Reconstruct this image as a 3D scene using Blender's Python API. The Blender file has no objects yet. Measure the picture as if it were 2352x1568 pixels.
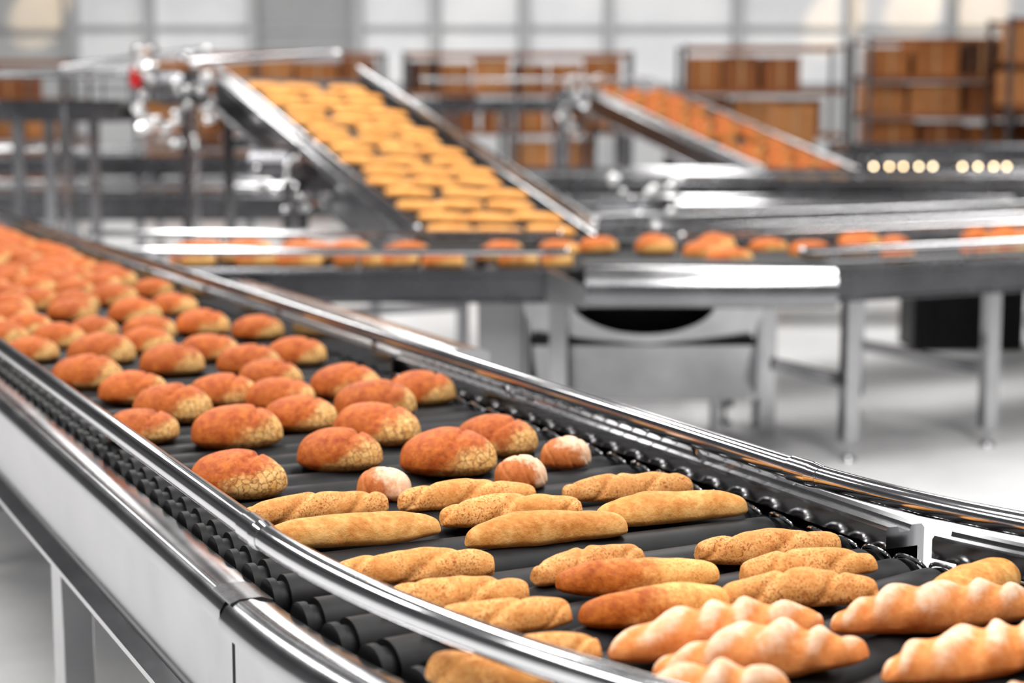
import bpy, math, random
from mathutils import Vector, Matrix, noise
random.seed(7)
scene = bpy.context.scene
try:
    scene.view_settings.view_transform = 'Standard'
    scene.view_settings.look = 'None'
except Exception:
    pass

CAM_H = 1.85
BELT = 1.02
RAIL = 1.12
TH = math.radians(7.63)
AX = math.radians(25.64)
SN, CS = math.sin(AX), math.cos(AX)
D = Vector((-SN, CS, 0)); P = Vector((CS, SN, 0))

def st(s, t, z):
    return Vector((-SN*s + CS*t, CS*s + SN*t, z))

def meas(px, py, z):
    u = px-1176; v = 784-py
    rx = u; ry = 4000*math.cos(TH)+v*math.sin(TH); rz = v*math.cos(TH)-4000*math.sin(TH)
    k = (CAM_H-z)/(-rz)
    return Vector((rx*k, ry*k, z))

# ------------------------------------------------------------------ materials
def new_mat(name):
    m = bpy.data.materials.new(name); m.use_nodes = True
    nt = m.node_tree; b = nt.nodes['Principled BSDF']
    return m, nt, b

def noise_node(nt, scale, detail=3, rough=0.5, coord='Object', vec=None):
    n = nt.nodes.new('ShaderNodeTexNoise'); n.inputs['Scale'].default_value = scale
    n.inputs['Detail'].default_value = detail; n.inputs['Roughness'].default_value = rough
    if vec is None:
        tc = nt.nodes.new('ShaderNodeTexCoord'); vec = tc.outputs[coord]
    nt.links.new(vec, n.inputs['Vector'])
    return n

def ramp(nt, src, stops):
    r = nt.nodes.new('ShaderNodeValToRGB')
    el = r.color_ramp.elements
    el[0].position = stops[0][0]; el[0].color = (*stops[0][1], 1)
    el[1].position = stops[-1][0]; el[1].color = (*stops[-1][1], 1)
    for p_, c_ in stops[1:-1]:
        e = el.new(p_); e.color = (*c_, 1)
    nt.links.new(src, r.inputs['Fac'])
    return r

def mixc(nt, fac, a, b, mode='MIX'):
    m = nt.nodes.new('ShaderNodeMix'); m.data_type = 'RGBA'; m.blend_type = mode
    for idx, val in ((0, fac), (6, a), (7, b)):
        if isinstance(val, (int, float)): m.inputs[idx].default_value = val
        elif isinstance(val, tuple): m.inputs[idx].default_value = (*val, 1)
        else: nt.links.new(val, m.inputs[idx])
    return m.outputs[2]

def mth(nt, op, a, b=None, clamp=False):
    m = nt.nodes.new('ShaderNodeMath'); m.operation = op; m.use_clamp = clamp
    for i, val in enumerate((a, b)):
        if val is None: continue
        if isinstance(val, (int, float)): m.inputs[i].default_value = val
        else: nt.links.new(val, m.inputs[i])
    return m.outputs[0]

def metal(name, col, rough, var=0.08, scale=3.0, stretch=(1, 1, 1)):
    m, nt, b = new_mat(name)
    b.inputs['Metallic'].default_value = 1.0
    tc = nt.nodes.new('ShaderNodeTexCoord'); mp = nt.nodes.new('ShaderNodeMapping')
    mp.inputs['Scale'].default_value = stretch
    nt.links.new(tc.outputs['Object'], mp.inputs['Vector'])
    n = noise_node(nt, scale, 4, 0.6, vec=mp.outputs['Vector'])
    r = ramp(nt, n.outputs['Fac'], [(0.3, tuple(c*(1-var) for c in col)), (0.7, tuple(min(1, c*(1+var)) for c in col))])
    nt.links.new(r.outputs['Color'], b.inputs['Base Color'])
    rr = ramp(nt, n.outputs['Fac'], [(0.3, (rough*0.8,)*3), (0.7, (rough*1.25,)*3)])
    nt.links.new(rr.outputs['Color'], b.inputs['Roughness'])
    return m

def plain(name, col, rough, var=0.1, scale=8, metallic=0.0, spec=0.5):
    m, nt, b = new_mat(name)
    n = noise_node(nt, scale, 4)
    r = ramp(nt, n.outputs['Fac'], [(0.3, tuple(c*(1-var) for c in col)), (0.7, tuple(min(1, c*(1+var)) for c in col))])
    nt.links.new(r.outputs['Color'], b.inputs['Base Color'])
    b.inputs['Roughness'].default_value = rough
    b.inputs['Metallic'].default_value = metallic
    b.inputs['Specular IOR Level'].default_value = spec
    return m

M_RAIL = metal('polished_steel', (0.66, 0.66, 0.675), 0.11)
M_STEEL = metal('brushed_steel', (0.46, 0.46, 0.475), 0.17, 0.12, 4.0)
M_DSTEEL = metal('dark_steel', (0.17, 0.17, 0.18), 0.26, 0.15, 4.0)
M_CHROME = metal('chrome', (0.85, 0.85, 0.85), 0.10)
M_PAINT = plain('grey_enamel', (0.38, 0.38, 0.39), 0.35, 0.05, 3, 0.4)
M_RUB = plain('black_rubber', (0.009, 0.009, 0.010), 0.5, 0.3, 30, 0.0, 0.22)
M_BLACK = plain('black_plastic', (0.006, 0.006, 0.007), 0.5, 0.3, 20, 0.0, 0.25)
M_RED = plain('red_plastic', (0.6, 0.01, 0.015), 0.35, 0.05)

def bread_mat(name, brown1, brown2, pale1, pale2, umix, thresh, speckle=0.0, spk_col=(0.4, 0.1, 0.02), crack=0.0, vmix=0.3, soft=0.14, fine=0.4, rough=0.5, bump=0.6, rmix=0.0, spec=0.2, mottle=0.5):
    m, nt, b = new_mat(name)
    au = nt.nodes.new('ShaderNodeAttribute'); au.attribute_name = 'uu'
    av = nt.nodes.new('ShaderNodeAttribute'); av.attribute_name = 'vv'
    ar = nt.nodes.new('ShaderNodeAttribute'); ar.attribute_name = 'rr'
    tc = nt.nodes.new('ShaderNodeTexCoord')
    oi = nt.nodes.new('ShaderNodeObjectInfo')
    vm = nt.nodes.new('ShaderNodeVectorMath'); vm.operation = 'ADD'
    cx = nt.nodes.new('ShaderNodeCombineXYZ')
    nt.links.new(mth(nt, 'MULTIPLY', oi.outputs['Random'], 7.0), cx.inputs['X'])
    nt.links.new(mth(nt, 'MULTIPLY', oi.outputs['Random'], 3.0), cx.inputs['Y'])
    nt.links.new(tc.outputs['Object'], vm.inputs[0]); nt.links.new(cx.outputs[0], vm.inputs[1])
    vec = vm.outputs[0]
    n1 = noise_node(nt, 16, 5, 0.6, vec=vec)
    n2 = noise_node(nt, 70, 5, 0.65, vec=vec)
    n3 = noise_node(nt, 240, 3, 0.6, vec=vec)
    n4 = noise_node(nt, 28, 6, 0.7, vec=vec)
    a = mth(nt, 'MULTIPLY', au.outputs['Fac'], umix)
    c = mth(nt, 'MULTIPLY', mth(nt, 'SUBTRACT', 0.5, av.outputs['Fac']), vmix)
    d = mth(nt, 'MULTIPLY', mth(nt, 'SUBTRACT', n1.outputs['Fac'], 0.5), 1.1)
    e = mth(nt, 'MULTIPLY', mth(nt, 'SUBTRACT', n2.outputs['Fac'], 0.5), fine)
    tot = mth(nt, 'ADD', mth(nt, 'ADD', a, c), mth(nt, 'ADD', d, e))
    if rmix: tot = mth(nt, 'ADD', tot, mth(nt, 'MULTIPLY', mth(nt, 'SUBTRACT', ar.outputs['Fac'], 0.5), rmix))
    mr = nt.nodes.new('ShaderNodeMapRange'); mr.interpolation_type = 'SMOOTHSTEP'
    mr.inputs['From Min'].default_value = thresh-soft; mr.inputs['From Max'].default_value = thresh+soft
    nt.links.new(tot, mr.inputs['Value'])
    pm = mr.outputs['Result']
    mixn = mth(nt, 'ADD', mth(nt, 'MULTIPLY', n2.outputs['Fac'], 1-mottle), mth(nt, 'MULTIPLY', n4.outputs['Fac'], mottle))
    br = ramp(nt, mixn, [(0.38, brown1), (0.60, brown2)])
    pa = ramp(nt, mixn, [(0.38, pale1), (0.60, pale2)])
    col = mixc(nt, pm, br.outputs['Color'], pa.outputs['Color'])
    h = n2.outputs['Fac']
    if crack > 0:
        dv = nt.nodes.new('ShaderNodeVectorMath'); dv.operation = 'ADD'
        s2 = nt.nodes.new('ShaderNodeVectorMath'); s2.operation = 'SCALE'; s2.inputs['Scale'].default_value = 0.02
        nt.links.new(n2.outputs['Color'], s2.inputs[0]); nt.links.new(vec, dv.inputs[0]); nt.links.new(s2.outputs[0], dv.inputs[1])
        vo = nt.nodes.new('ShaderNodeTexVoronoi'); vo.feature = 'DISTANCE_TO_EDGE'; vo.inputs['Scale'].default_value = 62
        nt.links.new(dv.outputs[0], vo.inputs['Vector'])
        cr = ramp(nt, vo.outputs['Distance'], [(0.0, (1, 1, 1)), (0.075, (0, 0, 0))])
        cm = mth(nt, 'MULTIPLY', cr.outputs['Color'], mth(nt, 'ADD', mth(nt, 'MULTIPLY', pm, crack), 0.16))
        col = mixc(nt, cm, col, (0.30, 0.08, 0.016))
        h = mth(nt, 'SUBTRACT', h, mth(nt, 'MULTIPLY', cm, 1.6))
    if speckle > 0:
        sp = ramp(nt, n3.outputs['Fac'], [(0.52, (0, 0, 0)), (0.60, (1, 1, 1))])
        zone = ramp(nt, n1.outputs['Fac'], [(0.36, (0.15,)*3), (0.58, (1, 1, 1))])
        sm = mth(nt, 'MULTIPLY', mth(nt, 'MULTIPLY', sp.outputs['Color'], zone.outputs['Color']), speckle)
        col = mixc(nt, sm, col, spk_col)
    hs = nt.nodes.new('ShaderNodeHueSaturation')
    nt.links.new(mth(nt, 'ADD', mth(nt, 'MULTIPLY', oi.outputs['Random'], 0.2), 0.9), hs.inputs['Value'])
    nt.links.new(col, hs.inputs['Color'])
    nt.links.new(hs.outputs['Color'], b.inputs['Base Color'])
    b.inputs['Roughness'].default_value = rough
    b.inputs['Specular IOR Level'].default_value = spec
    bp = nt.nodes.new('ShaderNodeBump'); bp.inputs['Strength'].default_value = bump; bp.inputs['Distance'].default_value = 0.004
    nt.links.new(h, bp.inputs['Height']); nt.links.new(bp.outputs['Normal'], b.inputs['Normal'])
    return m

M_LOAF = bread_mat('crusty_loaf', (0.34, 0.050, 0.007), (0.62, 0.165, 0.026), (0.76, 0.38, 0.10), (0.93, 0.60, 0.24), 0.62, 0.30, crack=0.85, vmix=0.95, soft=0.20, fine=0.3, spec=0.22)
M_BAG = bread_mat('baguette_crust', (0.60, 0.20, 0.035), (0.76, 0.33, 0.08), (0.84, 0.42, 0.12), (0.94, 0.55, 0.20), 0.05, 0.02, vmix=0.35, soft=0.25)
M_BAGD = bread_mat('toasted_crust', (0.30, 0.055, 0.006), (0.56, 0.16, 0.022), (0.82, 0.36, 0.085), (0.93, 0.51, 0.17), 0.42, -0.02, speckle=0.5, vmix=0.1, soft=0.25)
M_SPK = bread_mat('speckled_crust', (0.62, 0.22, 0.05), (0.77, 0.34, 0.09), (0.84, 0.40, 0.12), (0.94, 0.54, 0.21), 0.0, 0.0, speckle=0.9, spk_col=(0.38, 0.085, 0.012), vmix=0.25, soft=0.3)
M_KNOB = bread_mat('floury_twist_crust', (0.70, 0.21, 0.050), (0.84, 0.34, 0.11), (0.90, 0.48, 0.25), (0.98, 0.70, 0.52), 0.0, 0.06, vmix=-0.5, soft=0.4, rmix=1.0, bump=0.4, rough=0.6, spec=0.15)
M_KAIS = bread_mat('kaiser_crust', (0.48, 0.11, 0.022), (0.70, 0.24, 0.07), (0.88, 0.48, 0.26), (0.97, 0.73, 0.54), 0.35, 0.10, vmix=-0.3, soft=0.15, bump=0.4)
M_BUN = bread_mat('golden_bun_crust', (0.60, 0.21, 0.036), (0.74, 0.31, 0.065), (0.82, 0.38, 0.095), (0.92, 0.48, 0.15), 0.0, -0.05, vmix=0.2, soft=0.3)
M_RBUN = bread_mat('russet_bun_crust', (0.48, 0.095, 0.014), (0.68, 0.20, 0.034), (0.84, 0.43, 0.12), (0.92, 0.56, 0.20), 0.3, 0.05, vmix=1.1, soft=0.2)

# ------------------------------------------------------------------ mesh builder
class MB:
    def __init__(self): self.v = []; self.f = []; self.m = []
    def add(self, vs, fs, mi=0):
        o = len(self.v); self.v += [tuple(x) for x in vs]
        for f in fs: self.f.append([i+o for i in f]); self.m.append(mi)
    def box(self, c, size, yaw=0.0, mi=0, pitch=0.0):
        R = Matrix.Rotation(yaw, 3, 'Z') @ Matrix.Rotation(pitch, 3, 'X'); c = Vector(c)
        h = Vector(size)*0.5
        vs = [c + R @ Vector((sx*h.x, sy*h.y, sz*h.z)) for sz in (-1, 1) for sy in (-1, 1) for sx in (-1, 1)]
        self.add(vs, [(0, 2, 3, 1), (4, 5, 7, 6), (0, 1, 5, 4), (2, 6, 7, 3), (0, 4, 6, 2), (1, 3, 7, 5)], mi)
    def beam(self, a, b, w, h, mi=0):
        a = Vector(a); b = Vector(b); T = (b-a).normalized()
        R = T.cross(Vector((0, 0, 1)))
        R = R.normalized() if R.length > 1e-4 else Vector((1, 0, 0))
        U = R.cross(T).normalized()
        vs = []
        for q in (a, b):
            for sx, sz in ((-1, -1), (1, -1), (1, 1), (-1, 1)):
                vs.append(q + R*(sx*w/2) + U*(sz*h/2))
        self.add(vs, [(0, 1, 2, 3), (7, 6, 5, 4), (0, 4, 5, 1), (1, 5, 6, 2), (2, 6, 7, 3), (3, 7, 4, 0)], mi)
    def cyl(self, a, b, r, n=16, mi=0, r2=None):
        a = Vector(a); b = Vector(b); T = (b-a).normalized()
        R = T.cross(Vector((0, 0, 1)))
        R = R.normalized() if R.length > 1e-4 else Vector((1, 0, 0))
        U = R.cross(T).normalized(); r2 = r if r2 is None else r2
        vs = []
        for q, rr in ((a, r), (b, r2)):
            for i in range(n):
                an = 2*math.pi*i/n
                vs.append(q + R*math.cos(an)*rr + U*math.sin(an)*rr)
        fs = [(i, i+n, (i+1) % n+n, (i+1) % n) for i in range(n)]
        fs += [tuple(range(n)), tuple(range(2*n-1, n-1, -1))]
        self.add(vs, fs, mi)
    def tube(self, pts, r, n=12, mi=0):
        pts = [Vector(p) for p in pts]; vs = []; k = len(pts)
        for i, q in enumerate(pts):
            T = (pts[min(i+1, k-1)]-pts[max(i-1, 0)]).normalized()
            R = T.cross(Vector((0, 0, 1)))
            R = R.normalized() if R.length > 1e-3 else Vector((1, 0, 0))
            U = R.cross(T).normalized()
            for j in range(n):
                an = 2*math.pi*j/n
                vs.append(q + R*math.cos(an)*r + U*math.sin(an)*r)
        fs = []
        for i in range(k-1):
            for j in range(n):
                fs.append((i*n+j, (i+1)*n+j, (i+1)*n+(j+1) % n, i*n+(j+1) % n))
        fs += [tuple(range(n)), tuple(range(k*n-1, (k-1)*n-1, -1))]
        self.add(vs, fs, mi)
    def sweep(self, path, prof, mi=0, zabs=False):
        path = [Vector(p) for p in path]; k = len(path); n = len(prof); vs = []
        for i, q in enumerate(path):
            T = (path[min(i+1, k-1)]-path[max(i-1, 0)]); T.z = 0; T.normalize()
            R = Vector((T.y, -T.x, 0))
            for t, z in prof:
                vs.append(Vector((q.x+R.x*t, q.y+R.y*t, (z if zabs else q.z+z))))
        fs = []
        for i in range(k-1):
            for j in range(n):
                fs.append((i*n+j, i*n+(j+1) % n, (i+1)*n+(j+1) % n, (i+1)*n+j))
        fs += [tuple(range(n-1, -1, -1)), tuple(range((k-1)*n, k*n))]
        self.add(vs, fs, mi)
    def sphere(self, c, r, mi=0, n=12):
        c = Vector(c); vs = [c+Vector((0, 0, r))]
        for i in range(1, n//2):
            a = math.pi*i/(n//2)
            for j in range(n):
                b = 2*math.pi*j/n
                vs.append(c+Vector((math.sin(a)*math.cos(b), math.sin(a)*math.sin(b), math.cos(a)))*r)
        vs.append(c-Vector((0, 0, r))); L = len(vs)-1
        fs = [(0, 1+j, 1+(j+1) % n) for j in range(n)]
        for i in range(n//2-2):
            for j in range(n):
                a = 1+i*n; fs.append((a+j, a+n+j, a+n+(j+1) % n, a+(j+1) % n))
        a = 1+(n//2-2)*n
        fs += [(a+j, L, a+(j+1) % n) for j in range(n)]
        self.add(vs, fs, mi)
    def build(self, name, mats, parent=None, sharp=35, bevel=0):
        me = bpy.data.meshes.new(name); me.from_pydata(self.v, [], self.f)
        for m in mats: me.materials.append(m)
        me.polygons.foreach_set('material_index', self.m)
        me.update()
        import bmesh
        bm = bmesh.new(); bm.from_mesh(me); bmesh.ops.recalc_face_normals(bm, faces=bm.faces); bm.to_mesh(me); bm.free()
        me.shade_smooth()
        try: me.set_sharp_from_angle(angle=math.radians(sharp))
        except Exception: pass
        ob = bpy.data.objects.new(name, me); scene.collection.objects.link(ob)
        if parent: ob.parent = parent
        if bevel:
            bv = ob.modifiers.new('bevel', 'BEVEL'); bv.width = bevel; bv.segments = 2; bv.limit_method = 'ANGLE'; bv.angle_limit = math.radians(40)
        return ob

def empty(name):
    e = bpy.data.objects.new(name, None); e.empty_display_size = 0.2
    scene.collection.objects.link(e); return e

# ------------------------------------------------------------------ bread meshes
def bread_geo(L, W, H, kind, seed=0, nu=56, nv=36):
    rs = random.Random(seed); off = Vector((rs.uniform(-50, 50), rs.uniform(-50, 50), rs.uniform(-50, 50)))
    vs = []; uu = []; vv = []; rr = []
    p = {'round': 0.78, 'bag': 0.5, 'twist': 0.34, 'knob': 0.60, 'kaiser': 0.7, 'bun': 0.6}[kind]
    bend = rs.uniform(-0.012, 0.012) if kind in ('bag', 'twist', 'knob') else 0
    ph = rs.uniform(0, 6.28)
    turns = L/0.31*2.6
    amp = {'round': (0.08, 0.018), 'bag': (0.15, 0.06), 'twist': (0.17, 0.07), 'knob': (0.16, 0.06), 'kaiser': (0.10, 0.04), 'bun': (0.08, 0.03)}[kind]
    cq = rs.uniform(0.30, 0.50); cb = rs.uniform(0.2, 0.5)
    for i in range(nu+1):
        th = math.pi*i/nu
        cx = -math.cos(th)
        x = cx*L/2; r = max(0.0, math.sin(th))**p
        for j in range(nv):
            f = 2*math.pi*j/nv
            cy, sz = math.cos(f), math.sin(f)
            rad = r; rv = 0.5
            if kind == 'twist':
                a = math.sin(math.pi*turns*(cx*0.5+0.5)*(1+0.12*math.sin(2*cx+ph))+0.9*f+ph)
                rad *= 1-0.15*math.exp(-(a/0.28)**2)
                rad *= 1-0.14*abs(cx)**1.5
            if kind == 'knob':
                q = (L/0.45*6.0)*(cx*0.5+0.5)+0.16*math.sin(5*cx+ph)-0.55*cy+ph
                fr_ = q-math.floor(q)
                k = 0.5-0.5*math.cos(2*math.pi*(fr_**0.7))
                up = max(0.0, sz+0.15)/1.15
                rad *= 0.93+up*(0.24*k-0.12)
                rad *= 1-0.26*cx*cx
                rv = up*k
            if kind == 'bag':
                rad *= 1-0.10*cx*cx
                g = (cx*1.0+0.35*cy+0.15)/0.9
                rad *= 1-0.05*math.exp(-(math.sin(3.2*math.pi*g+ph)/0.16)**2)*max(0, sz)*(1 if abs(cx) < 0.75 else 0)
            if kind == 'kaiser':
                g = math.sin(1.5*math.pi*(cx+0.5*sz)+1.0*f+ph)
                rad *= 1-0.08*math.exp(-(g/0.22)**2)
            y = W/2*rad*cy
            z = (H*0.74*rad*sz) if sz > 0 else (H*0.34*rad*sz)
            if kind == 'round':
                q = cx - cq + cb*(y/(W/2))**2
                z -= 0.10*H*math.exp(-(q/0.055)**2)*max(0, sz)
                q = cx + 0.75*cy - 1.15
                z -= 0.07*H*math.exp(-(q/0.06)**2)*max(0, sz)
            v = Vector((x, y, z))
            nz = noise.noise(v*9+off)*amp[0]*1.3 + noise.noise(v*28+off)*amp[1]
            sc = 1+nz
            v = Vector((v.x*(1+nz*0.3), v.y*sc, v.z*sc))
            v.z = max(v.z, -H*0.24)
            v.y += bend*(1-cx*cx)*1.5
            v.z += H*0.24
            vs.append(v); uu.append(cx); vv.append(max(0, min(1, v.z/H))); rr.append(rv)
    fs = []
    for i in range(nu):
        for j in range(nv):
            fs.append((i*nv+j, i*nv+(j+1) % nv, (i+1)*nv+(j+1) % nv, (i+1)*nv+j))
    return vs, fs, uu, vv, rr

def mesh_from(name, vs, fs, uu, vv, rr, mat):
    me = bpy.data.meshes.new(name); me.from_pydata([tuple(v) for v in vs], [], fs)
    for nm, dat in (('uu', uu), ('vv', vv), ('rr', rr)):
        a = me.attributes.new(nm, 'FLOAT', 'POINT'); a.data.foreach_set('value', dat)
    me.materials.append(mat); me.update()
    import bmesh
    bm = bmesh.new(); bm.from_mesh(me); bmesh.ops.remove_doubles(bm, verts=bm.verts, dist=1e-6); bmesh.ops.recalc_face_normals(bm, faces=bm.faces); bm.to_mesh(me); bm.free()
    me.shade_smooth(); return me

loaf_meshes = [mesh_from('round_loaf_mesh', *bread_geo(0.212, 0.160, 0.098, 'round', s, 80, 56), M_LOAF) for s in range(7)]

def place(name, me, loc, yaw, scl=(1, 1, 1)):
    ob = bpy.data.objects.new(name, me); scene.collection.objects.link(ob)
    ob.location = loc; ob.rotation_euler = (0, 0, yaw); ob.scale = scl
    return ob

loaf_px = [(547,1087,225),(328,972,165),(545,982,208),(780,1030,195),(1030,1040,222),(1140,997,192),(397,927,185),
 (690,945,170),(865,975,203),(862,920,190),(967,890,160),(795,877,170),(305,887,158),(200,855,165),(513,893,160),
 (645,902,160),(622,858,150),(395,826,148),(233,803,155),(680,805,140),(572,826,150),(72,798,120),(482,796,135),(593,750,122),
 (465,740,125),(337,780,130),(135,768,125),(65,745,118),(165,710,112),(400,697,110),(353,660,97),(310,715,125),(215,750,115),(260,678,115)]
loafs = []
for i, (px, py, w) in enumerate(loaf_px):
    c = meas(px, py, BELT+0.042)
    dist = math.hypot(c.y, CAM_H-BELT)
    wid = w*dist/4000
    s = max(0.85, min(1.08, wid/0.212))
    loafs.append((c.x, c.y, s))
random.seed(3)
for row in range(40):
    s_ = 6.25+row*0.185
    if s_ > 12.2: break
    for k in range(4):
        t_ = 1.03+k*0.27+(0.12 if row % 2 else 0)+random.uniform(-0.04, 0.04)
        if t_ > 1.9 or random.random() < 0.08: continue
        if s_ < 7.6 and t_ > 1.55: continue
        q = st(s_+random.uniform(-0.03, 0.03), t_, BELT)
        if any((q.x-a)**2+(q.y-b)**2 < 0.175**2 for a, b, _ in loafs): continue
        loafs.append((q.x, q.y, random.uniform(0.9, 1.0)))
for i, (x, y, s) in enumerate(loafs):
    place('round_loaf', loaf_meshes[i % 7], (x, y, BELT-0.002), math.radians(random.uniform(-22, 16)), (s, s, s))

bag_defs = [
 ('S',560,1178,888,1152),('S',917,1148,1230,1125),('S',1010,1184,1328,1158),('S',1290,1127,1588,1108),
 ('B',612,1225,1012,1196),('B',1068,1230,1437,1197),('B',1370,1180,1715,1152),
 ('S',770,1310,1130,1290),('S',1228,1314,1472,1262),('D',1272,1327,1645,1306),('S',1600,1260,1927,1240),
 ('S',1705,1312,2012,1282),('S',1665,1362,2012,1345),('D',1335,1402,1670,1366),('S',900,1367,1215,1350),
 ('S',985,1415,1315,1395),('S',1120,1493,1383,1476),('S',990,1522,1270,1562),('B',2130,1365,2327,1307),
 ('K',1408,1478,1885,1405),('K',1495,1520,1995,1472),('K',1913,1418,2390,1373),('K',2025,1532,2480,1462),
 ('K',1440,1592,1810,1565),('K',2250,1640,2650,1560)]
spec = {'S': ('speckled_baguette', 0.068, 0.058, 'twist', M_SPK), 'B': ('baguette', 0.080, 0.062, 'bag', M_BAG),
        'D': ('toasted_baguette', 0.074, 0.060, 'bag', M_BAGD), 'K': ('twisted_baguette', 0.095, 0.078, 'knob', M_KNOB)}
for i, (k, ax, ay, bx, by) in enumerate(bag_defs):
    nm, W, H, kind, mat = spec[k]
    a = meas(ax, ay, BELT+H*0.45); b = meas(bx, by, BELT+H*0.45)
    L = (b-a).length; c = (a+b)/2
    me = mesh_from(nm+'_mesh', *bread_geo(L, W, H, kind, 100+i, 150, 56), mat)
    place(nm, me, (c.x, c.y, BELT-0.001), math.atan2(b.y-a.y, b.x-a.x))
for i, (px, py, w) in enumerate([(881,1107,125),(1196,1082,116),(1299,1037,110)]):
    c = meas(px, py, BELT+0.035)
    me = mesh_from('kaiser_roll_mesh', *bread_geo(0.118, 0.095, 0.074, 'kaiser', 300+i, 56, 44), M_KAIS)
    place('kaiser_roll', me, (c.x, c.y, BELT-0.001), random.uniform(-0.3, 0.6))

def merged_breads(name, items, kinds, mat):
    vs = []; fs = []; uu = []; vv = []; rr = []
    protos = [bread_geo(*k, seed=900+i, nu=22, nv=16) for i, k in enumerate(kinds)]
    for i, M in enumerate(items):
        a, f, u, v, r = protos[i % len(protos)]
        o = len(vs); vs += [M @ x for x in a]; fs += [[q+o for q in ff] for ff in f]; uu += u; vv += v; rr += r
    me = mesh_from(name, vs, fs, uu, vv, rr, mat)
    ob = bpy.data.objects.new(name, me); scene.collection.objects.link(ob); return ob

# ------------------------------------------------------------------ main conveyor
C0 = 1.455
ARC_C_T, ARC_C_S, ARC_R = 3.75, 2.86, 2.295
def arc_pts(a0, a1, n, z=0.0):
    return [st(ARC_C_S-ARC_R*math.sin(a), ARC_C_T-ARC_R*math.cos(a), z) for a in [a0+(a1-a0)*i/n for i in range(n+1)]]
r_ = math.radians
S_END = 12.6
full = arc_pts(r_(62), 0, 40)+[st(S_END, C0, 0)]
root = empty('curved_roller_conveyor')
g = MB()
def rail_path(off, z, a0=62, s1=S_END):
    R = ARC_R-off
    pts = [st(ARC_C_S-R*math.sin(r_(a)), ARC_C_T-R*math.cos(r_(a)), z) for a in [a0-a0*i/60 for i in range(61)]]
    return pts+[st(4.0, C0+off, z), st(s1, C0+off, z)]
for off in (-0.575, 0.575):
    g.tube(rail_path(off, RAIL), 0.0235, 28, 0)
    g.cyl(st(2.83, C0+off, RAIL), st(2.90, C0+off, RAIL), 0.0268, 28, 0)
    g.cyl(st(2.80, C0+off, RAIL), st(2.83, C0+off, RAIL), 0.0240, 28, 0, 0.0268)
for s_ in (6.2, 7.6, 9.0, 10.4, 11.8):
    g.tube([st(s_, 0.86, 1.0), st(s_, 0.87, 1.06), st(s_, 0.88, RAIL)], 0.008, 8, 0)
for s_ in (3.3, 4.3, 5.3, 6.3, 7.3, 8.3, 9.3, 10.5):
    g.tube([st(s_, 2.07, 1.055), st(s_, 2.045, 1.08), st(s_, 2.03, RAIL)], 0.008, 8, 0)
s_ = 3.0
while s_ < 5.1:
    g.beam(st(s_, 2.115, 1.06), st(s_+0.03, 2.05, 1.105), 0.006, 0.004, 0); s_ += 0.07
g.build('guard_rails', [M_RAIL], root)

f = MB()
lp = [(t-C0, z) for t, z in [(.905,.998),(.880,1.004),(.842,1.004),(.824,.998),(.814,.982),(.814,.958),(.835,.940),(.835,.765),(.828,.752),(.785,.748),(.785,.735),(.850,.735),(.850,.985),(.905,.985)]]
f.sweep([st(2.872, C0, 0), st(S_END, C0, 0)], lp, 0, True)
lp2 = [(t-C0, z) for t, z in [(.900,.998),(.862,1.008),(.838,1.006),(.818,.994),(.806,.974),(.806,.955),(.835,.93),(.835,.765),(.828,.752),(.785,.748),(.785,.735),(.850,.735),(.850,.97),(.900,.98)]]
f.sweep(arc_pts(r_(62), r_(0.0), 50), lp2, 0, True)
f.sweep([st(2.82, C0, 0), st(2.93, C0, 0)], [(t-C0, z) for t, z in [(.842,.76),(.842,.98),(.90,.98),(.90,.76)]], 2, True)
f.sweep([st(2.84, C0, 0), st(2.95, C0, 0)], [(t-C0, z) for t, z in [(.902,1.001),(.880,1.009),(.842,1.009),(.824,1.003),(.824,1.000),(.902,.998)]], 2, True)
rp = [(t-C0, z) for t, z in [(2.035,1.02),(2.035,1.056),(2.042,1.062),(2.062,1.062),(2.066,1.050),(2.09,1.050),(2.094,1.062),(2.118,1.062),(2.125,1.054),(2.125,.745),(2.16,.745),(2.16,.735),(2.11,.735),(2.11,1.02)]]
f.sweep([st(2.60, C0, 0), st(S_END, C0, 0)], rp, 0, True)
f.sweep(arc_pts(r_(62), r_(12), 36), rp, 0, True)
f.sweep([st(5.05, C0, 0), st(S_END, C0, 0)], [(t-C0, z) for t, z in [(2.0,.99),(2.0,1.078),(2.04,1.085),(2.04,1.075),(2.006,1.07),(2.006,.99)]], 0, True)
f.sweep([st(5.6, C0, 0), st(8.4, C0, 0)], [(t-C0, z) for t, z in [(2.42,.86),(2.42,.985),(2.46,1.0),(2.56,1.0),(2.60,.985),(2.60,.86)]], 0, True)
for s_ in (5.9, 7.0, 8.1):
    f.beam(st(s_, 2.12, .9), st(s_, 2.45, .9), 0.05, 0.05, 0)
f.sweep(full, [(-0.60, .84), (-0.60, .85), (0.65, .85), (0.65, .84)], 1, True)  # black sheet added below the rollers so their gaps read as dark shade
f.sweep([st(2.86, C0, 0), st(S_END, C0, 0)], [(t-C0, z) for t, z in [(2.012,.95),(2.012,1.0),(2.034,1.0),(2.034,.95)]], 1, True)
f.build('side_frames', [M_STEEL, M_BLACK, M_DSTEEL], root, 40)

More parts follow.
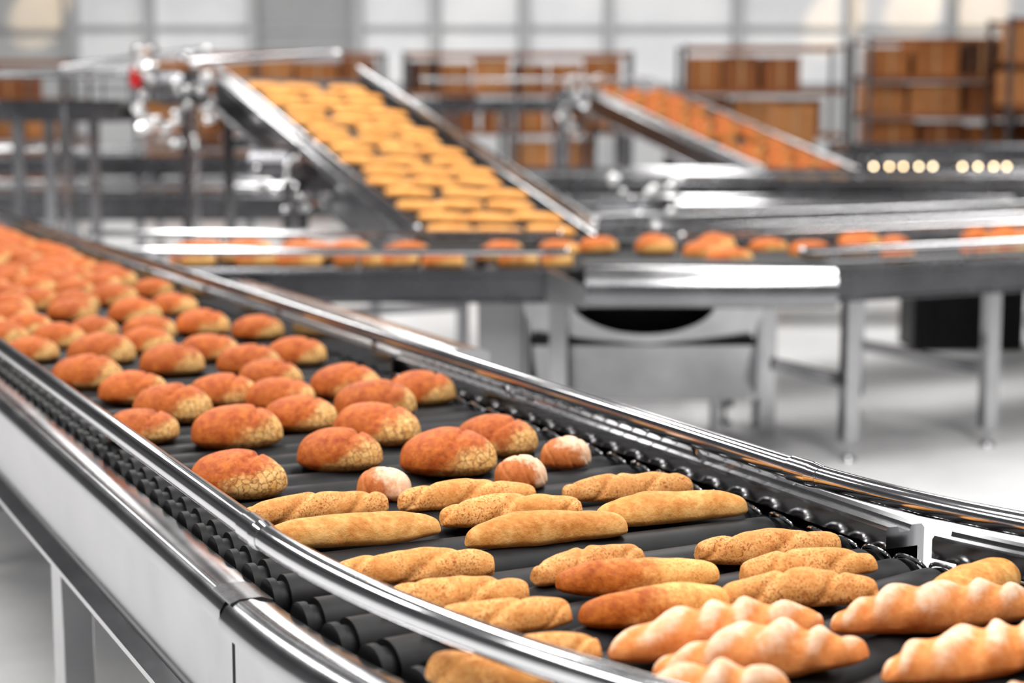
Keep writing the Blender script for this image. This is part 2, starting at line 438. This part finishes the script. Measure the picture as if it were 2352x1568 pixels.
rl = MB(); cl = MB()
def roller(a, b, r=0.052):
    T = (b-a).normalized()
    rl.cyl(a+T*0.035, b-T*0.03, r, 28, 0)
    rl.cyl(a+T*0.018, a+T*0.035, r*0.78, 20, 1)
    rl.cyl(a+T*0.004, a+T*0.018, r*0.92, 20, 1)
    rl.cyl(b-T*0.03, b-T*0.012, r*0.78, 16, 1)
    rl.cyl(b-T*0.012, b, r*0.92, 16, 1)
    rl.cyl(a-T*0.03, a+T*0.004, 0.010, 10, 1)
def clip(pfun):
    cl.tube([pfun(math.pi*i/8) for i in range(9)], 0.004, 8, 0)
s_ = 2.92
while s_ < S_END-0.05:
    roller(st(s_, 0.912, BELT-0.052), st(s_, 2.010, BELT-0.052))
    if s_ < 5.05: clip(lambda an: st(s_+0.036*math.cos(an), 2.020-0.018*math.sin(an), 1.004+0.020*math.sin(an)))
    s_ += 0.116
a = 2.2
while a < 62:
    ra = r_(a)
    def pp(R, dz=0, da=0): return st(ARC_C_S-R*math.sin(ra+da), ARC_C_T-R*math.cos(ra+da), BELT-0.052+dz)
    roller(pp(ARC_R+0.543), pp(ARC_R-0.555))
    Rr = ARC_R-0.567
    clip(lambda an: pp(Rr+0.018*math.sin(an), 0.034+0.020*math.sin(an), 0.034*math.cos(an)/Rr))
    a += math.degrees(0.116/2.4)
rl.build('rollers', [M_RUB, M_BLACK], root, 40)
cl.build('roller_clips', [M_RAIL], root)

lg = MB()
for s_ in (4.47, 7.2, 9.7, 12.2):
    for t_ in (0.875, 2.085):
        q = st(s_, t_, 0.37); lg.box((q.x, q.y, 0.39), (0.08, 0.13, 0.72), AX, 0)
        lg.cyl(st(s_, t_, 0), st(s_, t_, 0.05), 0.03, 16, 0)
    lg.beam(st(s_, 0.87, 0.62), st(s_, 2.09, 0.62), 0.05, 0.05, 0)
    lg.beam(st(s_, 0.87, 0.25), st(s_, 2.09, 0.25), 0.05, 0.05, 0)
for a in (28, 55):
    for R in (ARC_R+0.59, ARC_R-0.63):
        q = st(ARC_C_S-R*math.sin(r_(a)), ARC_C_T-R*math.cos(r_(a)), 0.37)
        lg.box(q, (0.06, 0.10, 0.74), AX+r_(a), 0)
for s_ in (3.3, 5.0, 5.9, 8.0, 11.0):
    lg.beam(st(s_, 0.85, 0.79), st(s_, 2.11, 0.79), 0.06, 0.07, 1)
lg.build('legs', [M_STEEL, M_DSTEEL], root, 35, 0.003)

# ------------------------------------------------------------------ generic conveyor
def conveyor(name, p0, p1, width=1.15, depth=0.17, rollers=True, legs=(0.1, 0.9), rail_h=0.10, pitch=0.12, frame_mat=None, chrome=False, double=False):
    p0 = Vector(p0); p1 = Vector(p1); root = empty(name)
    T = (p1-p0).normalized(); H = T.copy(); H.z = 0; H.normalize(); R = Vector((H.y, -H.x, 0)); L = (p1-p0).length
    hw = width/2; yaw = math.atan2(H.y, H.x)
    fm = frame_mat or M_STEEL
    f = MB()
    for sg in (-1, 1):
        pr = [(sg*(hw+0.01), 0.015), (sg*(hw+0.05), 0.015), (sg*(hw+0.07), 0.0), (sg*(hw+0.07), -0.02), (sg*(hw+0.05), -0.03), (sg*(hw+0.05), -depth), (sg*(hw+0.08), -depth-0.01), (sg*(hw+0.08), -depth-0.02), (sg*(hw+0.01), -depth-0.02)]
        f.sweep([p0, p1], pr, 0)
    f.sweep([p0, p1], [(-hw, -0.11), (-hw, -0.10), (hw, -0.10), (hw, -0.11)], 1)
    f.build('side_frames', [fm, M_BLACK], root, 40)
    b = MB()
    if rollers:
        s = 0.06
        while s < L-0.04:
            c = p0+T*s-Vector((0, 0, 0.045))
            b.cyl(c-R*(hw-0.015), c+R*(hw-0.015), 0.045, 16, 0)
            b.cyl(c+R*(hw-0.015), c+R*(hw+0.0), 0.02, 10, 1); b.cyl(c-R*(hw-0.015), c-R*(hw+0.0), 0.02, 10, 1)
            s += pitch
        b.build('rollers', [M_CHROME if chrome else M_RUB, M_CHROME], root, 40)
    else:
        b.sweep([p0, p1], [(-hw+0.02, -0.03), (-hw+0.02, 0.0), (hw-0.02, 0.0), (hw-0.02, -0.03)], 0)
        for q in (p0, p1):
            b.cyl(q-R*(hw-0.02)-Vector((0, 0, 0.05)), q+R*(hw-0.02)-Vector((0, 0, 0.05)), 0.05, 20, 0)
        b.build('belt', [M_RUB], root, 40)
    g = MB()
    up = Vector((0, 0, 1))
    if rail_h:
        for sg in (-1, 1):
            o = R*sg*(hw+0.02)+up*rail_h
            g.tube([p0+o, p1+o], 0.022, 14, 0)
            g.sphere(p0+o, 0.0225); g.sphere(p1+o, 0.0225)
            if double:
                o2 = R*sg*(hw+0.02)+up*rail_h*0.45
                g.tube([p0+o2, p1+o2], 0.012, 10, 0)
            n = max(2, int(L/0.9))
            for i in range(n+1):
                q = p0+T*(L*(i+0.15)/(n+0.3))+R*sg*(hw+0.03)
                g.tube([q, q+up*rail_h-R*sg*0.01], 0.008, 8, 0)
        g.build('guard_rails', [M_RAIL], root)
    l = MB()
    for fr in legs:
        q = p0+(p1-p0)*fr
        top = q.z-depth
        for sg in (-1, 1):
            c = q+R*sg*(hw+0.03)
            l.box((c.x, c.y, (top+0.10)/2), (0.09, 0.06, top-0.10), yaw, 0)
            l.cyl((c.x, c.y, 0.02), (c.x, c.y, 0.13), 0.014, 10, 0)
            l.cyl((c.x, c.y, 0.0), (c.x, c.y, 0.02), 0.045, 16, 0, 0.03)
        a_ = q-R*(hw+0.03); b_ = q+R*(hw+0.03)
        for zz in ([0.42] if top < 1.2 else [0.42, top-0.2]):
            l.beam((a_.x, a_.y, zz), (b_.x, b_.y, zz), 0.05, 0.06, 0)
    l.build('legs', [M_STEEL], root, 35)
    return root, p0, T, R, L

cx_root, *_ = conveyor('roller_conveyor', (-1.85, 9.55, BELT), (0.28, 9.55, BELT), 1.22, 0.14, legs=(0.35, 0.98), frame_mat=M_DSTEEL)
ex = MB()
ex.tube([(-2.50, 10.2, RAIL), (-1.85, 10.18, RAIL)], 0.022, 14)
ex.tube([(-2.02, 8.93, RAIL), (-1.85, 8.92, RAIL)], 0.022, 14)
ex.box((-0.06, 9.15, 0.42), (0.24, 0.14, 0.84), 0, 1)
ex.build('rail_extension', [M_RAIL, M_PAINT], cx_root)
nearO = Vector((1.5, 8.95, BELT))
R2 = Vector((P.y, -P.x, 0))
c0 = nearO-R2*0.60
conveyor('roller_conveyor', c0, c0+P*8, 1.15, 0.15, legs=(0.31/8, 1.25/8, 3.2/8, 5.4/8, 0.95), frame_mat=M_DSTEEL, double=True)
c1 = c0+D*1.75+P*0.2
conveyor('roller_conveyor', c1, c1+P*8, 1.0, 0.15, legs=(0.1, 0.5, 0.9), frame_mat=M_DSTEEL)

# transfer table at the junction
tt = empty('transfer_table')
t = MB()
xs0, xs1 = 0.36, 1.60
fy = 8.50
fr = [(0.45, 0.0)]+[(0.12+0.12*math.cos(math.pi/2+math.pi*0.5*i/10), -0.12+0.12*math.sin(math.pi/2+math.pi*0.5*i/10)) for i in range(11)]+[(0.0, -0.14), (0.012, -0.15), (0.012, -0.185), (0.03, -0.195), (0.45, -0.195)]
vs = []
for x in (xs0, xs1):
    for (yy, zz) in fr: vs.append((x, fy+yy, 1.07+zz))
n = len(fr)
fs = [(j, (j+1) % n, n+(j+1) % n, n+j) for j in range(n)]+[tuple(range(n)), tuple(range(2*n-1, n-1, -1))]
t.add(vs, fs, 0)
t.add([(0.17, 8.66, 1.06), (0.36, 8.50, 0.98), (0.36, 8.54, 0.87), (0.17, 8.70, 0.88), (0.17, 8.72, 1.06), (0.36, 8.58, 0.98), (0.36, 8.62, 0.87), (0.17, 8.76, 0.88)],
      [(0, 1, 2, 3), (7, 6, 5, 4), (0, 4, 5, 1), (1, 5, 6, 2), (2, 6, 7, 3), (3, 7, 4, 0)], 0)
t.box((0.95, 9.55, 0.99), (1.36, 1.3, 0.07), 0, 1)
t.box((0.95, 9.55, 0.93), (1.40, 1.35, 0.06), 0, 2)
t.box((0.97, 8.83, 1.073), (1.22, 0.34, 0.006), 0, 1)
for i in range(12):
    t.cyl((0.30, 8.95+i*0.10, 1.0), (1.60, 8.95+i*0.10, 1.0), 0.035, 14, 1)
t.build('top', [M_STEEL, M_RUB, M_DSTEEL], tt, 40)
t = MB()
for x, y in ((0.35, 9.45), (1.45, 9.75), (0.35, 10.1), (1.45, 10.1)):
    t.box((x, y, 0.46), (0.08, 0.08, 0.92), 0, 0)
t.build('legs', [M_STEEL], tt, 35)
hp = empty('discharge_hopper')
h = MB()
N = 32
z0, z1 = 0.32, 0.88
xa, xb = 0.05, 1.30
def bulge(q): return -0.10*math.cos(q*math.pi/2)
for dy in (0, 0.015):
    rows = []
    K = 8
    for k in range(K+1):
        row = []
        for i in range(N+1):
            q = (i/N-0.5)*2; x = xa+(xb-xa)*i/N
            dip = 0.19*math.sqrt(max(0, 1-(q/0.62)**2)) if abs(q) < 0.62 else 0
            zt = z1-dip; z = zt+(z0-zt)*k/K
            kk = (z1-z)/(z1-z0)
            row.append((x+0.10*kk*(1-i/N), 8.95+dy+bulge(q)*(1-kk*0.5)+0.16*kk, z))
        rows += row
    fs = [(k*(N+1)+i, k*(N+1)+i+1, (k+1)*(N+1)+i+1, (k+1)*(N+1)+i) for k in range(K) for i in range(N)]
    h.add(rows, fs, 0)
h.box((0.72, 9.25, z0+0.01), (1.14, 0.3, 0.02), 0, 0)
h.box((xa+0.03, 9.18, 0.6), (0.02, 0.4, 0.5), 0, 0)
h.box((xb-0.01, 9.18, 0.6), (0.02, 0.4, 0.5), 0, 0)
h.box((0.68, 9.38, 0.6), (1.24, 0.02, 0.56), 0, 1)
h.box((0.68, 9.14, 0.64), (1.18, 0.40, 0.02), 0, 1)
h.cyl((0.4, 9.3, 0), (0.4, 9.3, z0), 0.03, 12, 0); h.cyl((1.1, 9.3, 0), (1.1, 9.3, z0), 0.03, 12, 0)
M_BIN = metal('bin_steel', (0.34, 0.34, 0.35), 0.20, 0.2, 2.0)
h.build('bin', [M_BIN, M_BLACK], hp, 40)

random.seed(11)
items = []
def put(x, y, z, yaw, s=1.0):
    items.append(Matrix.Translation((x, y, z)) @ Matrix.Rotation(yaw, 4, 'Z') @ Matrix.Scale(s, 4))
x = -1.7
while x < 1.3:
    for yy in (9.12, 9.45, 9.85):
        if random.random() < 0.80: put(x+random.uniform(-0.08, 0.08), yy+random.uniform(-0.08, 0.08), BELT+(0.017 if x > 0.3 else 0), random.uniform(-0.4, 0.6), random.uniform(0.95, 1.15))
    x += 0.28
for k in range(26):
    q = c0+P*(0.5+k*0.28)
    for o in (-0.38, -0.05, 0.3):
        if random.random() < 0.7:
            z = q+R2*(o+random.uniform(-0.05, 0.05)); put(z.x+random.uniform(-.05, .05), z.y, BELT, random.uniform(0, 0.8), random.uniform(0.95, 1.15))
merged_breads('bread_buns', items, [(0.23, 0.16, 0.095, 'bun'), (0.20, 0.16, 0.10, 'round'), (0.25, 0.15, 0.09, 'bun')], M_RBUN)

# ------------------------------------------------------------------ inclined conveyors
def incline(base, L, rise, name, bread_name, dims, mat, pitch, cols, rseed):
    p0 = Vector(base); p1 = p0+D*L+Vector((0, 0, rise))
    rt, _, T, R, LL = conveyor(name, p0, p1, 1.15, 0.22, rollers=False, legs=(0.5, 0.93), rail_h=0.09, double=True)
    N = R.cross(T).normalized()
    B = Matrix((R, T, N)).transposed().to_4x4()
    rs = random.Random(rseed); its = []
    s = 0.15; row = 0
    lo, hi = -0.47, 0.52
    while s < LL-0.1:
        for k in range(cols):
            w = (hi-lo)/cols
            o = lo+w*(k+0.5)+(w*0.16 if row % 2 else -w*0.16)+rs.uniform(-0.03, 0.03)
            o = max(lo+dims[0]*0.5, min(hi-dims[0]*0.5, o))
            if rs.random() < 0.04: continue
            q = p0+T*(s+rs.uniform(-0.02, 0.02)-k*0.035)+R*o
            its.append(Matrix.Translation(q) @ B @ Matrix.Rotation(rs.uniform(-0.08, 0.08)-0.30, 4, 'Z'))
        s += pitch; row += 1
    merged_breads(bread_name, its, [(dims[0], dims[1], dims[2], 'bun'), (dims[0]*1.05, dims[1], dims[2], 'bun')], mat)
    return p0, p1, T, R
i1 = incline((-0.02, 10.52, 1.06), 4.1, 1.02, 'inclined_belt_conveyor', 'flat_bread_rows', (0.31, 0.125, 0.055), M_BUN, 0.265, 3, 5)
i2 = incline((3.36, 19.2, 1.06), 4.4, 1.0, 'inclined_belt_conveyor', 'bread_buns', (0.25, 0.19, 0.12), M_RBUN, 0.29, 3, 6)

def drive_unit(c, seed, s=1.0, n=34):
    e = empty('conveyor_drive_unit'); d = MB(); rs = random.Random(seed); c = Vector(c)
    d.box(c, (0.34*s, 0.3*s, 0.26*s), 0.3, 0)
    d.cyl(c+Vector((-0.35*s, -0.1, 0.02)), c+Vector((0.02, -0.1, 0.02)), 0.11*s, 20, 0)
    for i in range(7):
        x = -0.33*s+i*0.045*s
        d.cyl(c+Vector((x, -0.1, 0.02)), c+Vector((x+0.015, -0.1, 0.02)), 0.13*s, 20, 0)
    for i in range(n):
        q = c+Vector((rs.uniform(-0.3, 0.25)*s, rs.uniform(-0.28, -0.1), rs.uniform(-0.45, 0.3)*s))
        d.cyl(q, q+Vector((rs.uniform(-.05, .05), -0.07, rs.uniform(-.03, .03))), rs.uniform(0.015, 0.04)*s, 14, 1)
        d.sphere(q+Vector((0, -0.07, 0)), rs.uniform(0.022, 0.038)*s, 1, 16)
    d.beam(c+Vector((0, 0, -0.1)), (c.x, c.y, 0), 0.07, 0.07, 0)
    d.build('gearmotor', [M_DSTEEL, M_CHROME], e, 40)
    return e
du = drive_unit((-2.52, 13.55, 2.0), 1, 1.0, 44)
rd = MB(); rd.cyl((-2.84, 13.35, 2.05), (-2.84, 13.28, 2.05), 0.045, 18); rd.cyl((-2.84, 13.35, 2.12), (-2.84, 13.30, 2.12), 0.045, 18)
rd.build('stop_button', [M_RED], du)
drive_unit((0.95, 23.2, 1.95), 2, 1.1)
drive_unit((-1.55, 12.1, 1.45), 3, 0.7, 12)
drive_unit((1.05, 13.6, 1.02), 4, 1.1)

hr = empty('handrail'); g = MB()
g.tube([(-3.6, 14.1, 2.17), (-2.4, 13.9, 2.30)], 0.03, 14); g.sphere((-2.4, 13.9, 2.30), 0.045)
g.tube([(-2.6, 14.4, 2.22), (-1.45, 14.6, 2.29)], 0.03, 14); g.sphere((-1.45, 14.6, 2.29), 0.045)
g.tube([(-3.6, 14.1, 2.17), (-3.6, 14.1, 0)], 0.025, 10)
g.tube([(-2.6, 14.4, 2.22), (-2.6, 14.4, 0)], 0.025, 10)
g.build('rails', [M_RAIL], hr)

conveyor('roller_conveyor', (-3.15, 14.6, 1.90), (-9.5, 14.6, 1.90), 0.9, 0.14, legs=(0.07, 0.13, 0.45, 0.8), rail_h=0.22, frame_mat=M_DSTEEL)
conveyor('roller_conveyor', (-1.4, 19.5, 1.30), (-12, 19.5, 1.30), 1.0, 0.16, legs=(0.1, 0.25, 0.4, 0.6, 0.8), frame_mat=M_DSTEEL)
conveyor('roller_conveyor', (-2.0, 17.0, 1.02), (-10, 17.0, 1.02), 1.0, 0.2, legs=(0.08, 0.3, 0.5, 0.7, 0.95), frame_mat=M_DSTEEL)
conveyor('roller_conveyor', (-1.2, 25.0, 1.95), (2.0, 24.6, 1.95), 0.9, 0.14, legs=(0.1, 0.35, 0.6, 0.85), rail_h=0.3, chrome=True, frame_mat=M_DSTEEL)
conveyor('roller_conveyor', (-0.6, 18.4, 1.10), (10, 18.1, 1.06), 1.15, 0.2, legs=(0.05, 0.2, 0.35, 0.5, 0.65, 0.85), frame_mat=M_DSTEEL)
pc = conveyor('roller_conveyor', (3.9, 20.8, 1.2), (12, 20.8, 1.2), 1.2, 0.12, legs=(0.05, 0.35, 0.65, 0.9), chrome=True, rail_h=0.0, pitch=0.15, frame_mat=M_DSTEEL)[0]
conveyor('roller_conveyor', (4.2, 22.6, 1.38), (12, 22.6, 1.38), 1.2, 0.12, legs=(0.05, 0.35, 0.65, 0.9), chrome=True, rail_h=0.0, pitch=0.15, frame_mat=M_DSTEEL)
conveyor('roller_conveyor', (0.5, 15.2, 0.95), (4.5, 15.2, 0.95), 1.0, 0.2, legs=(0.05, 0.4, 0.9), frame_mat=M_DSTEEL)
mglint, nt, b = new_mat('warm_glint_glow')  # emissive material imitating warm reflections off shiny roller ends
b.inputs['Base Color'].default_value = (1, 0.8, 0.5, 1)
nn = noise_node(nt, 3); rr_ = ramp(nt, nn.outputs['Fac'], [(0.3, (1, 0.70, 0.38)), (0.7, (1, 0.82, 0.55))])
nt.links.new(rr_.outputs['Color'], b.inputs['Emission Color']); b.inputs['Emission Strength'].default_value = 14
glints = MB()
for X in (4.16, 4.34, 4.50, 4.68, 4.84, 5.18, 5.36, 5.54, 5.69):  # added glowing spheres stand in for roller-end glints
    glints.cyl((X, 20.17, 1.185), (X, 20.12, 1.185), 0.020, 14, 1); glints.sphere((X, 20.11, 1.185), 0.018, 0, 14)
glints.build('roller_glint_spheres', [mglint, M_CHROME], pc)

cr = MB()
cr.box((3.5, 13.5, 0.25), (0.85, 0.5, 0.48), 0, 0)
cr.box((3.5, 13.5, 0.50), (0.89, 0.54, 0.03), 0, 0)
for dx in (-0.3, 0, 0.3): cr.box((3.5+dx, 13.24, 0.25), (0.03, 0.02, 0.44), 0, 0)
cr.build('storage_crate', [M_BLACK], None, 35, 0.008)

# ------------------------------------------------------------------ racks with boxes
cards = [plain('cardboard_%s' % n, c, 0.75, 0.15, 3) for n, c in (('tan', (0.44, 0.18, 0.055)), ('brown', (0.22, 0.07, 0.016)), ('orange', (0.34, 0.12, 0.027)), ('dark', (0.06, 0.02, 0.006)))]
M_TAPE = plain('parcel_tape', (0.45, 0.24, 0.10), 0.4)
def rack(x0, x1, y, depth, levels, lh, fill, seed, z0=0.15, bw=(0.45, 0.75)):
    rs = random.Random(seed); e = empty('pallet_rack')
    fr = MB(); W = x1-x0; nb = max(1, round(W/2.0)); top = z0+levels*lh
    for i in range(nb+1):
        x = x0+W*i/nb
        for yy in (y-depth/2, y+depth/2): fr.box((x, yy, top/2), (0.06, 0.08, top), 0, 0)
    for l in range(levels+1):
        z = z0+l*lh
        for yy in (y-depth/2, y+depth/2): fr.box(((x0+x1)/2, yy, z-0.045), (W, 0.05, 0.055), 0, 1)
        if l < levels: fr.box(((x0+x1)/2, y, z-0.005), (W, depth, 0.012), 0, 1)
    fr.build('frame', [M_DSTEEL, cards[1]], e, 35)
    bx = MB()
    for l in range(levels):
        z = z0+l*lh+0.002; x = x0+0.06
        while x < x1-0.45:
            w = rs.uniform(*bw)
            if x+w > x1-0.05: break
            if rs.random() < fill:
                hh = lh*rs.uniform(0.68, 0.88); mi = rs.choice([0, 0, 1, 1, 2, 2, 3])
                yo = rs.uniform(-0.08, 0.12)
                bx.box((x+w/2, y+yo, z+hh/2), (w*0.94, depth*0.7, hh), rs.uniform(-0.06, 0.06), mi)
                bx.box((x+w/2, y+yo-depth*0.355, z+hh*0.5), (0.05, 0.006, hh*0.98), 0, 4)
            x += w+rs.uniform(0.0, 0.05)
    bx.build('cardboard_boxes', cards+[M_TAPE], e, 35)
rack(-10.5, -7.1, 29, 1.1, 4, 0.62, 0.92, 21)
rack(-6.3, -2.2, 30, 1.1, 4, 0.66, 0.9, 22)
rack(-1.8, 2.0, 30, 1.1, 4, 0.66, 0.82, 23)
rack(2.6, 5.0, 27, 1.1, 4, 0.66, 0.92, 24)
rack(5.05, 9.2, 25.5, 1.2, 5, 0.54, 0.92, 25, bw=(0.5, 0.8))
rack(6.6, 9.0, 23.9, 1.0, 5, 0.58, 0.97, 27)
lb = MB(); lb.box((3.58, 22.5, 1.64), (0.52, 0.42, 0.50), 0.1, 0); lb.box((3.60, 22.28, 1.64), (0.05, 0.006, 0.50), 0.1, 1)
lb.box((3.58, 22.5, 1.375), (0.62, 0.5, 0.03), 0, 2)
for dx in (-0.27, 0.27):
    for dy in (-0.2, 0.2): lb.box((3.58+dx, 22.5+dy, 0.68), (0.05, 0.05, 1.36), 0, 2)
lb.build('cardboard_box', [cards[0], M_TAPE, M_DSTEEL], None, 35)

# ------------------------------------------------------------------ room
XW0, XW1, YB, YF, ZC = -22, 22, 44, -10, 9
def slab(name, c, size, mat):
    b = MB(); b.box(c, size); return b.build(name, [mat])
mf, nt, b = new_mat('polished_concrete')
n1 = noise_node(nt, 0.7, 5, 0.6); n2 = noise_node(nt, 9, 5, 0.6)
r1 = ramp(nt, n1.outputs['Fac'], [(0.3, (0.66, 0.66, 0.67)), (0.7, (0.82, 0.82, 0.82))])
r2 = ramp(nt, n2.outputs['Fac'], [(0.3, (0.92, 0.92, 0.92)), (0.7, (1, 1, 1))])
nt.links.new(mixc(nt, 1.0, r1.outputs['Color'], r2.outputs['Color'], 'MULTIPLY'), b.inputs['Base Color'])
b.inputs['Roughness'].default_value = 0.3
slab('floor', (0, 17, -0.1), (44.4, 54.4, 0.2), mf)
mw = plain('wall_panel', (0.70, 0.71, 0.72), 0.7, 0.04, 1.0)
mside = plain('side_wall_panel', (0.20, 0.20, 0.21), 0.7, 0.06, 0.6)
mwg = plain('grey_door_panel', (0.42, 0.43, 0.44), 0.6, 0.04, 1.0)
mcol = plain('column_paint', (0.52, 0.53, 0.54), 0.6, 0.05, 1.0)
slab('wall_back', (0, YB+0.1, ZC/2), (44.4, 0.2, ZC), mw)
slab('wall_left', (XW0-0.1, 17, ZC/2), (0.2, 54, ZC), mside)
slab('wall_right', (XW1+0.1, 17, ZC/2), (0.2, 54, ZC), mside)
slab('ceiling', (0, 17, ZC+0.1), (44.4, 54.4, 0.2), plain('ceiling_sheet', (0.16, 0.16, 0.17), 0.8, 0.05, 1))
mwin, nt, b = new_mat('frosted_daylight_panel')
n1 = noise_node(nt, 0.5, 3); r1 = ramp(nt, n1.outputs['Fac'], [(0.35, (0.70, 0.71, 0.73)), (0.7, (0.84, 0.84, 0.84))])
nt.links.new(r1.outputs['Color'], b.inputs['Base Color']); nt.links.new(r1.outputs['Color'], b.inputs['Emission Color'])
b.inputs['Emission Strength'].default_value = 0.24; b.inputs['Roughness'].default_value = 0.4
cols = [-10.9, -9.0, -6.4, -3.8, -1.9, 0.3, 2.4, 5.6, 8.4, 10.9, 13.4]
wn = 1
for i in range(len(cols)-1):
    xa, xb = cols[i], cols[i+1]
    if abs(xa+6.4) < 0.01:
        slab('door_1', ((xa+xb)/2, YB-0.06, 3.21), (xb-xa-0.24, 0.08, 6.38), mwg); continue
    q = MB()
    for zc in (3.1, 4.5, 5.9):
        q.box(((xa+xb)/2, YB-0.03, zc), (xb-xa-0.3, 0.06, 1.25), 0, 0)
        q.box(((xa+xb)/2, YB-0.05, zc-0.68), (xb-xa-0.2, 0.1, 0.07), 0, 1)
    q.build('window_%d' % wn, [mwin, mcol]); wn += 1
q = MB()
for x in cols:
    q.box((x, YB-0.2, ZC/2), (0.22, 0.4, ZC), 0, 0)
q.box((0, YB-0.12, 3.78), (43, 0.1, 0.08), 0, 0)
q.build('trim_1', [mcol])

# ------------------------------------------------------------------ lights
def area(name, loc, sx, sy, power, col=(1, 1, 1), rot=(0, 0, 0)):
    l = bpy.data.lights.new(name, 'AREA'); l.shape = 'RECTANGLE'; l.size = sx; l.size_y = sy; l.energy = power; l.color = col
    o = bpy.data.objects.new(name, l); o.location = loc; o.rotation_euler = rot; scene.collection.objects.link(o); return o
fx = plain('lamp_housing', (0.6, 0.6, 0.6), 0.4)
for i, x in enumerate((-9, -3.2, 2.6, 9)):
    for j, y in enumerate((2, 12, 24, 36)):
        b_ = MB(); b_.box((x, y, 8.32), (1.3, 7.2, 0.1))
        ho = b_.build('ceiling_lamp', [fx])
        a_ = area('lamp_light', (x, y, 8.25), 1.2, 7, (540 if j < 2 else 330), (1, 0.985, 0.96))
        a_.parent = ho
w = bpy.data.worlds.new('hall_daylight'); scene.world = w; w.use_nodes = True
w.node_tree.nodes['Background'].inputs[0].default_value = (0.97, 0.98, 1, 1)
w.node_tree.nodes['Background'].inputs[1].default_value = 0.18
def spot(loc, tgt, power, size, col):
    l = bpy.data.lights.new('sunlight_spot', 'SPOT'); l.energy = power; l.spot_size = math.radians(size); l.color = col; l.spot_blend = 0.4; l.shadow_soft_size = 0.1
    o = bpy.data.objects.new('sun_patch_spot', l); o.location = loc
    o.rotation_euler = (Vector(tgt)-Vector(loc)).to_track_quat('-Z', 'Y').to_euler(); scene.collection.objects.link(o)
for tx, tz in ((-11.7, 4.2), (8.0, 4.0), (10.0, 4.3), (11.6, 4.1)):  # added warm spots imitate sunlight patches on the back wall
    spot((tx+3, YB-5, 8), (tx, YB, tz), 1400, 12, (1, 0.72, 0.40))

# ------------------------------------------------------------------ camera
cd = bpy.data.cameras.new('camera'); cam = bpy.data.objects.new('camera', cd); scene.collection.objects.link(cam)
cam.location = (0, 0, CAM_H); cam.rotation_euler = (math.pi/2-TH, 0, 0)
cd.sensor_width = 36; cd.lens = 4000/2352*36
cd.clip_end = 200; cd.clip_start = 0.05
cd.dof.use_dof = True; cd.dof.focus_distance = 3.35; cd.dof.aperture_fstop = 2.1
scene.camera = cam
